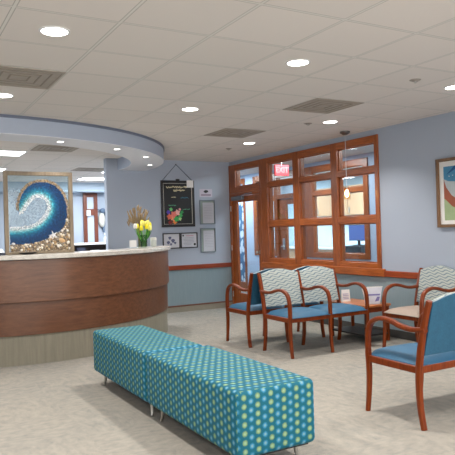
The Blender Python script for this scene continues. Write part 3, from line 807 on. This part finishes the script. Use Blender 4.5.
for k in range(70):
    a = random.uniform(-.13, .15); c = random.uniform(-.05, .05); zt = .54-1.6*a*a*2+random.uniform(-.15, .03)
    tube(b, smooth_path([(a*.05, c*.1, 0), (a*.2-.015, c*.3, .25), (a*.95-.02, c, zt)], 3), .0022, 5)
    ball(e, (a*1.0-.02, c, zt+.0), .010, .010, .045, 6, 5, Matrix.Rotation(a*3, 4, 'Y'))
s1 = obj('stalks', b, M_WH, db); s1['kind'] = 'stuff'; s2 = obj('wheat_ears', e, M_WH, db); s2['kind'] = 'stuff'
b = bm_new(); lathe(b, [(.022, 0), (.026, .01), (.022, .09), (.018, .14), (.015, .14), (.001, .02)], n=16); obj('holder', b, M_VASE, db, smooth=True)

cs = thing('card_holder', 'small clear stand with white cards left of the vase', 'card holder', (2.92, 7.78, CT))
b = bm_new(); rbox(b, -.06, .06, -.03, .03, 0, .012, .004); rbox(b, -.05, .05, .0, .01, .01, .06, .003); obj('stand', b, plain('clear_acrylic', (180, 190, 200), .2), cs)
b = bm_new()
for k in range(4): box(b, -.052+.003*k, .050-.002*k, -.004-.003*k, -.003-.003*k, .014, .108-.008*k)
obj('cards', b, M_WHITE, cs)
cn = thing('jar', 'pale green candle jar on the desk end right of the tulips', 'jar', (3.40, 8.22, CT))
b = bm_new(); lathe(b, [(.042, 0), (.045, .01), (.045, .11), (.040, .118), (.001, .118)], n=24); obj('jar_body', b, plain('pale_wax', (186, 192, 186), .4), cn, smooth=True)
b = bm_new(); lathe(b, [(.047, .095), (.047, .125), (.040, .132), (.001, .132)], n=24); obj('lid', b, plain('cream_lid', (204, 204, 196), .4), cn, smooth=True)

# ------------------------------------------------------------------ white leaflets and cards on corner table
M_PRINT = plain('violet_print', (128, 120, 176), .7); 
lf = thing('leaflet_rack', 'white fan-shaped stack of leaflets on the corner table by the right chair', 'leaflets', (5.235, 5.66, .461), -.45)
b = bm_new(); prism(b, [(-.085, 0), (.085, 0), (.118, .205), (-.118, .205)], -.03, -.026, 'xz'); prism(b, [(-.085, 0), (.085, 0), (.118, .19), (-.118, .19)], .03, .034, 'xz'); box(b, -.085, .085, -.03, .034, 0, .008)
obj('rack', b, plain('frosted_rack', (214, 216, 228), .3), lf)
for k in range(5):
    b = bm_new(); y = -.022+.011*k; s = (k-2)*.02; prism(b, [(-.075, .01), (.075, .01), (.10+s, .195+.004*k), (-.10+s, .195+.004*k)], y, y+.005, 'xz'); obj('leaflet', b, M_WHITE, lf)
b = bm_new(); prism(b, [(-.085, .105), (.085, .105), (.09, .125), (-.09, .125)], -.0315, -.0302, 'xz'); prism(b, [(.02, .03), (.07, .04), (.085, .09), (.05, .09)], -.0315, -.0302, 'xz'); obj('printed_band', b, M_PRINT, lf)
sg = thing('table_sign', 'small white printed card standing on the corner table behind the chair arm', 'sign', (5.18, 6.10, .461), -.35)
b = bm_new(); prism(b, [(-.03, 0), (.03, 0), (.002, .15), (-.002, .15)], -.055, .055, 'yz'); bmesh.ops.rotate(b, verts=b.verts[:], cent=(0, 0, 0), matrix=Matrix.Rotation(PI/2, 3, 'Z')); 
bmesh.ops.rotate(b, verts=b.verts[:], cent=(0, 0, 0), matrix=Matrix.Rotation(PI/2, 3, 'Z')); obj('folded_card', b, M_WHITE, sg)
b = bm_new()
for z in (.03, .05, .07, .09): 
    y = -.03*(1-z/.15)-.002; box(b, -.04, .035, y-.0015, y, z, z+.007)
obj('printed_text', b, M_PRINT, sg)

# ------------------------------------------------------------------ office objects behind desk
cr = thing('credenza', 'white-topped shelf unit at the back of the office under the brown glazed panel', 'shelf unit', (4.0, 14.1, 0))
b = bm_new(); rbox(b, -.75, .78, -.25, .25, 1.18, 1.225, .006); obj('top', b, M_WHITEP, cr)
b = bm_new(); box(b, -.73, -.70, -.23, .23, 0, 1.18); box(b, .73, .76, -.23, .23, 0, 1.18); box(b, -.70, .73, .21, .23, 0, 1.18); box(b, -.70, .73, -.23, .21, .82, .85); box(b, -.70, .73, -.23, .21, .4, .43); obj('carcass', b, plain('brown_laminate', (70, 52, 44), .5), cr)
for k, (x, wd, hh_, c, nm, lab) in enumerate(((3.42, .14, .26, (40, 38, 46), 'binder', 'black binder on the open shelf under the white top'), (3.66, .16, .22, (150, 84, 66), 'binder', 'rust-coloured binder on the open shelf of the white-topped unit'),
        (3.95, .2, .27, (46, 50, 70), 'storage_box', 'dark blue box on the open shelf of the white-topped unit'), (4.3, .18, .2, (190, 190, 194), 'storage_box', 'light grey box on the open shelf of the white-topped unit'))):
    o = thing(nm, lab, 'box' if 'box' in nm else 'binder', (x, 13.98, .851))
    b = bm_new(); rbox(b, -wd/2, wd/2, -.1, .1, 0, hh_, .006); obj('body', b, plain('box_colour', c, .5), o)
    b = bm_new(); box(b, -wd/4, wd/4, -.102, -.100, hh_*.45, hh_*.7); obj('spine_label', b, M_WHITE, o)
bt = thing('pump_bottle', 'small white pump bottle on the white-topped office shelf unit', 'bottle', (4.58, 14.0, 1.226))
b = bm_new(); lathe(b, [(.045, 0), (.05, .01), (.05, .10), (.02, .13), (.02, .15), (.001, .15)], n=16); obj('bottle_body', b, M_WHITEP, bt, smooth=True)
b = bm_new(); cyl(b, (0, 0, 0), .008, .15, .19, 8); rbox(b, -.05, .012, -.01, .01, .185, .205, .003); obj('pump', b, M_WHITEP, bt)
# brown glazed side panel with sensor
b = bm_new(); yb = 15.0
for (x0, x1, z0, z1) in ((4.33, 4.42, 0, 2.46), (4.60, 4.69, 0, 2.46), (4.42, 4.60, 2.36, 2.46), (4.42, 4.60, 1.90, 2.06), (4.42, 4.60, 0, .25)): rbox(b, x0, x1, yb-.07, yb-.002, z0, z1, .005)
w6 = struct('window_6', b, wood('office_door_wood', (90, 46, 30), (122, 66, 46), 2, .35))
b = bm_new(); box(b, 4.42, 4.60, yb-.03, yb-.025, .25, 1.90); box(b, 4.42, 4.60, yb-.03, yb-.025, 2.06, 2.36); obj('window_pane', b, plain('pale_glazing', (176, 188, 204), .3), w6)
b = bm_new(); rbox(b, -.05, .05, -.06, 0, -.07, .07, .008); o = obj('sensor_body', b, M_WHITEP); o.location = (4.44, yb-.072, 1.96); o.name = 'wall_sensor'; tag(o, 'small white box fixed on the brown glazed panel in the office', 'sensor')
orn = thing('bird_ornament', 'white bird-shaped ornament with dark head and wing on the blue office wall', 'ornament', (4.79, 15.002, 1.56))
b = bm_new(); ball(b, (0, -.08, .22), .085, .07, .19, 18, 12); obj('body', b, plain('cream_body', (190, 190, 182), .6), orn, smooth=True)
M_SLATE = plain('slate_feathers', (78, 98, 122), .6)
b = bm_new(); ball(b, (.02, -.09, .45), .075, .06, .07, 14, 8); prism(b, [(-.03, .47), (-.12, .50), (-.03, .44)], -.11, -.07, 'xz'); obj('head', b, M_SLATE, orn, smooth=True)
b = bm_new(); ball(b, (.11, -.07, .27), .03, .05, .20, 12, 8, Matrix.Rotation(-.12, 4, 'Y')); obj('wing', b, M_SLATE, orn, smooth=True)
b = bm_new(); rbox(b, .02, .07, -.08, -.04, -.09, .06, .008); obj('tail', b, M_SLATE, orn)

# ------------------------------------------------------------------ room beyond the hall
b = bm_new(); rbox(b, -.32, -.002, -2.6, -.1, 1.70, 2.45, .005); obj('cabinet_body', b, M_MAPLE, cb); pass
for k in range(4):
    b = bm_new(); y = -2.58+k*.62; rbox(b, -.345, -.322, y, y+.60, 1.72, 2.43, .005); dd = obj('cabinet_door', b, M_MAPLE, cb)
    b = bm_new(); rbox(b, -.365, -.345, y+.54, y+.56, 1.77, 1.91, .003); obj('handle', b, M_CHROME, dd)
cb.location = (10.398, 13.0, 0)
wt = thing('work_counter', 'pale counter along the far wall of the room beyond the hall', 'counter', (10.05, 11.0, 0))
b = bm_new(); rbox(b, -.33, .34, -1.2, 3.6, .86, .90, .006); obj('worktop', b, M_WHITEP, wt)
b = bm_new(); box(b, -.28, .34, -1.18, 3.58, 0, .86); obj('cabinet_base', b, M_MAPLE, wt)
mn = thing('monitor', 'dark computer monitor with blue screen seen through the lower right pane', 'monitor', (8.75, 9.84, 1.02), 0)
b = bm_new(); rbox(b, -.02, .02, -.27, .27, .10, .44, .008); rbox(b, .01, .04, -.03, .03, .0, .2, .004); rbox(b, -.06, .12, -.12, .12, 0, .012, .004); obj('monitor_body', b, M_BLACK, mn)
b = bm_new(); box(b, -.0225, -.0203, -.255, .255, .115, .425); obj('screen', b, emit('blue_screen', (84, 104, 176), .5), mn)
dk = thing('side_desk', 'dark desk under the monitor in the room beyond the hall', 'desk', (8.85, 9.75, 0))
b = bm_new(); rbox(b, -.35, .35, -.85, .58, .72, .75, .006); obj('desktop', b, plain('grey_desktop', (120, 124, 132), .4), dk)
b = bm_new(); box(b, -.33, -.30, -.82, .56, 0, .72); box(b, .30, .33, -.82, .56, 0, .72); obj('side_panel', b, plain('dark_desk_panel', (46, 50, 62), .5), dk)

pr = thing('printer', 'black printer standing on the dark desk below the blue screen', 'printer', (8.78, 9.84, .751))
b = bm_new(); rbox(b, -.2, .2, -.26, .26, 0, .265, .015); obj('printer_body', b, M_BLACK, pr)
b = bm_new(); rbox(b, -.27, -.2, -.16, .16, .08, .095, .004); obj('paper_tray', b, M_GREY, pr)
# ------------------------------------------------------------------ exit sign in the hall
def text_bm(s, size):
    cu = bpy.data.curves.new('t', 'FONT'); cu.body = s; cu.size = size; cu.align_x = 'CENTER'; cu.align_y = 'CENTER'; cu.extrude = .002; cu.offset = .004
    o = bpy.data.objects.new('t', cu); col.objects.link(o); dg = bpy.context.evaluated_depsgraph_get(); dg.update()
    me = bpy.data.meshes.new_from_object(o.evaluated_get(dg)); b = bm_new(); b.from_mesh(me); bpy.data.objects.remove(o); bpy.data.meshes.remove(me)
    bmesh.ops.rotate(b, verts=b.verts[:], cent=(0, 0, 0), matrix=Matrix.Rotation(PI/2, 3, 'X')); return b
ex = thing('exit_sign', 'red EXIT sign hanging from the hall ceiling behind the transom glass', 'sign', (6.36, 9.17, 2.40))
b = bm_new(); rbox(b, -.15, .15, -.02, .02, 0, .19, .006); obj('sign_panel', b, emit('red_sign_face', (226, 40, 48), .45), ex)
b = text_bm('EXIT', .14); shift(b, (0, -.0225, .095)); obj('sign_letters', b, emit('sign_letter_glow', (255, 100, 100), .5), ex)
b = bm_new(); cyl(b, (0, 0, 0), .012, .19, H-2.40, 10); cyl(b, (0, 0, 0), .05, H-2.40-.02, H-2.40, 16); obj('ceiling_stem', b, M_CHROME, ex)

# ------------------------------------------------------------------ pendant lamp
pd = thing('pendant_lamp', 'thin pendant lamp with small glowing glass shade hanging before the window', 'lamp', (5.35, 6.21, H))
b = bm_new(); lathe(b, [(.001, -.045), (.03, -.045), (.05, -.03), (.068, -.022), (.068, -.0), (.001, 0)], n=24); obj('canopy', b, plain('dark_nickel', (112, 108, 104), .35, 1), pd, smooth=True)
b = bm_new(); cyl(b, (0, 0, 0), .0035, -.73, -.04, 8); obj('cord', b, plain('silver_cord', (196, 196, 200), .4), pd)
b = bm_new(); cyl(b, (0, 0, 0), .013, -.77, -.72, 12); obj('socket', b, M_CHROME, pd)
b = bm_new(); lathe(b, [(.014, -.745), (.040, -.76), (.046, -.80), (.050, -.90), (.046, -.90), (.040, -.80), (.013, -.75)], n=24, cap=False); obj('lamp_shade', b, m_glass('shade_glass', (255, 244, 226)), pd, smooth=True)
b = bm_new(); ball(b, (0, 0, -.825), .026, .026, .050, 14, 10); obj('bulb', b, emit('bulb_glow', (255, 236, 196), 12), pd, smooth=True)

# ------------------------------------------------------------------ ceiling fittings and fill lamps
def lamp(name, loc, power, size, shape='DISK', sy=None, spread=180, color=(1, .95, .89), rot=(0, 0, 0)):
    l = bpy.data.lights.new(name, 'AREA'); l.energy = power; l.shape = shape; l.size = size; l.color = color; l.spread = math.radians(spread)
    if sy: l.size_y = sy
    o = bpy.data.objects.new(name, l); col.objects.link(o); o.location = loc; o.rotation_euler = rot; return o
DL_P = 15
dls = [(.94, 3.76, 'recessed ceiling light at top left of the photo, nearest on the left'), (.94, 5.66, 'recessed ceiling light at the left edge beside the ceiling vent'),
       (2.77, 3.73, 'recessed ceiling light in the top middle of the ceiling'), (2.77, 5.61, 'recessed ceiling light between the curved soffit and the near middle light'),
       (4.68, 5.69, 'recessed ceiling light just left of the pendant lamp, above the window'), (4.66, 7.52, 'farthest recessed ceiling light, above the door corner'), (4.62, 3.82, 'recessed ceiling light at the right edge above the framed picture')]
root = None
for x, y, lab in dls:
    if root is None:
        root = thing('ceiling_light', lab, 'ceiling light', (x, y, H), 0, 'recessed ceiling lights')
        b = bm_new(); lathe(b, [(.078, -.002), (.081, -.007), (.094, -.005), (.096, 0), (.078, 0)], n=32, cap=False); obj('trim_ring', b, M_WHITEP, root, smooth=True)
        b = bm_new(); lathe(b, [(.001, -.004), (.078, -.004), (.078, -.001), (.001, -.001)], n=32); obj('lens', b, M_LAMP, root)
    else: dup(root, (x, y, H), 0, lab, 'recessed ceiling lights')
    lamp('downlight_glow', (x, y, H-.012), DL_P, .17, spread=122)
for x in (-1.0, .94, 2.77, 4.62):
    for y in (1.85, -.1, -2.0):
        lamp('downlight_glow', (x, y, H-.012), DL_P, .17, spread=122)
for x, y in ((-1.0, 3.76), (-1.0, 5.66)): lamp('downlight_glow', (x, y, H-.012), DL_P, .17, spread=122)
root = None
for x, y, lab in ((1.76, 6.92, 'tiny soffit spotlight above the wave artwork, leftmost of the row'), (2.57, 7.32, 'tiny soffit spotlight second from the left under the curved soffit'),
                  (3.22, 7.97, 'tiny soffit spotlight third from the left under the curved soffit'), (3.66, 8.90, 'tiny soffit spotlight nearest the back wall at the soffit end')):
    if root is None:
        root = thing('soffit_spotlight', lab, 'spotlight', (x, y, 2.494), 0, 'small spotlights in the curved soffit')
        b = bm_new(); lathe(b, [(.036, -.001), (.038, -.005), (.052, -.004), (.053, 0), (.036, 0)], n=24, cap=False); obj('trim_ring', b, M_WHITEP, root, smooth=True)
        b = bm_new(); lathe(b, [(.001, -.003), (.036, -.003), (.036, -.001), (.001, -.001)], n=24); obj('lens', b, M_SPOT, root)
    else: dup(root, (x, y, 2.494), 0, lab, 'small spotlights in the curved soffit')
    lamp('spot_glow', (x, y, 2.487), 3.0, .06, spread=110, color=(1, .97, .93))
root = None
for x, y, lab in ((.951, 4.975, 'square ceiling vent at the left edge of the ceiling'), (3.998, 4.975, 'square ceiling vent above the waiting chairs, the right one'), (3.998, 6.804, 'square ceiling vent farther back near the door corner'),
                  (2.19, 8.875, 'square ceiling vent inside the curved soffit above the desk'), (3.50, 11.6, 'square ceiling vent deep in the office ceiling')):
    if root is None:
        root = thing('ceiling_vent', lab, 'vent', (x, y, H), 0, 'square ceiling vents')
        b = bm_new(); box(b, -.296, .296, -.296, .296, -.003, -.001); obj('vent_face', b, M_VENT, root)
        b = bm_new()
        for k in range(1, 4):
            s = .29-.07*k
            for (a, c, e, f) in ((-s, s, s-.012, s), (-s, s, -s, -s+.012), (-s, -s+.012, -s, s), (s-.012, s, -s, s)): box(b, a, c, e, f, -.006, -.003)
        obj('louvre', b, M_VENTD, root)
        b = bm_new()
        for (a, c, e, f) in ((-.30, .30, .28, .30), (-.30, .30, -.30, -.28), (-.30, -.28, -.28, .28), (.28, .30, -.28, .28)): box(b, a, c, e, f, -.007, -.001)
        obj('vent_frame', b, M_VENT, root)
    else: dup(root, (x, y, H), 0, lab, 'square ceiling vents')
root = None
for x, y, lab in ((4.06, 3.77, 'small sprinkler disc on the ceiling, right one near the right edge light'), (4.49, 5.88, 'small sprinkler disc left of the pendant lamp on the ceiling'), (4.67, 8.14, 'small sprinkler disc near the far door corner of the ceiling')):
    if root is None:
        root = thing('sprinkler', lab, 'sprinkler', (x, y, H), 0, 'ceiling sprinkler discs')
        b = bm_new(); lathe(b, [(.001, -.014), (.025, -.014), (.030, -.006), (.048, -.004), (.050, 0), (.001, 0)], n=20); obj('sprinkler_cover', b, plain('sprinkler_grey', (150, 142, 134), .5), root, smooth=True)
        b = bm_new(); cyl(b, (0, 0, 0), .008, -.03, -.014, 8); obj('sprinkler_tip', b, M_CHROME, root)
    else: dup(root, (x, y, H), 0, lab, 'ceiling sprinkler discs')
root = None
for x, y, lab in ((1.27, 9.58, 'bright ceiling light panel inside the soffit at the left, nearer one'), (1.39, 12.0, 'bright ceiling light panel farther back at the left edge of the office'),
                  (4.43, 13.5, 'bright ceiling light panel at the back of the office above the brown panel'), (4.47, 11.85, 'bright ceiling light panel in the office mostly hidden by the wall corner')):
    if root is None:
        root = thing('light_panel', lab, 'ceiling light', (x, y, H), 0, 'rectangular office light panels')
        b = bm_new(); box(b, -.585, .585, -.28, .28, -.004, -.002); obj('lens', b, M_TROFFER, root)
        b = bm_new()
        for (a, c, e, f) in ((-.61, .61, .28, .305), (-.61, .61, -.305, -.28), (-.61, -.585, -.28, .28), (.585, .61, -.28, .28)): box(b, a, c, e, f, -.008, -.001)
        obj('panel_frame', b, M_WHITEP, root)
    else: dup(root, (x, y, H), 0, lab, 'rectangular office light panels')
    lamp('ceiling_glow', (x, y, H-.015), 60, 1.15, 'RECTANGLE', .55, color=(.95, .98, 1))
hl = thing('hall_light_panel', 'bright ceiling light panel in the hall behind the door transom', 'ceiling light', (6.5, 11.9, H))
b = bm_new(); box(b, -.28, .28, -.58, .58, -.004, -.002); obj('lens', b, M_TROFFER, hl)
b = bm_new()
for (a, c, e, f) in ((-.305, .305, .58, .61), (-.305, .305, -.61, -.58), (-.305, -.28, -.58, .58), (.28, .305, -.58, .58)): box(b, a, c, e, f, -.008, -.001)
obj('panel_frame', b, M_WHITEP, hl)
for y, p in ((11.9, 50), (8.6, 40), (6.0, 36)): lamp('ceiling_glow', (6.5, y, H-.015), p, .55, 'RECTANGLE', 1.15, color=(.98, .98, 1))  # the two nearer lamps have no panel, added to brighten the hall
for y in (6.6, 8.7, 10.9, 13.2): lamp('room_glow', (8.9, y, H-.02), 105, 1.2, 'RECTANGLE', 1.2, color=(.97, .98, 1))
lamp('office_fill', (-1.0, 12.0, H-.02), 80, 1.2, 'RECTANGLE', .6, color=(.95, .98, 1))  # extra lamp without a fitting, added to lift the office light

# ------------------------------------------------------------------ world: added pale fill light through the side left open behind the camera
w = bpy.data.worlds.new('world'); bpy.context.scene.world = w; w.use_nodes = True
w.node_tree.nodes['Background'].inputs[0].default_value = (1, .97, .93, 1); w.node_tree.nodes['Background'].inputs[1].default_value = 3.6

# ------------------------------------------------------------------ camera
yaw, pitch, roll = .5148, .00409, -.02982
f = Vector((math.sin(yaw)*math.cos(pitch), math.cos(yaw)*math.cos(pitch), math.sin(pitch)))
r = Vector((math.cos(yaw), -math.sin(yaw), 0)); u = r.cross(f)
r2 = r*math.cos(roll)+u*math.sin(roll); u2 = -r*math.sin(roll)+u*math.cos(roll)
cam = bpy.data.cameras.new('camera'); co = bpy.data.objects.new('camera', cam); col.objects.link(co)
M = Matrix((r2, u2, -f)).transposed().to_4x4(); M.translation = (0, 0, CAMZ); co.matrix_world = M
cam.sensor_width = 36; cam.sensor_fit = 'HORIZONTAL'; cam.lens = 604.88/455*36; cam.clip_start = .05
sc = bpy.context.scene; sc.camera = co
sc.view_settings.view_transform = 'Standard'; sc.view_settings.look = 'None'; sc.view_settings.exposure = 0.45; sc.view_settings.gamma = 1; sc.view_settings.use_curve_mapping = False
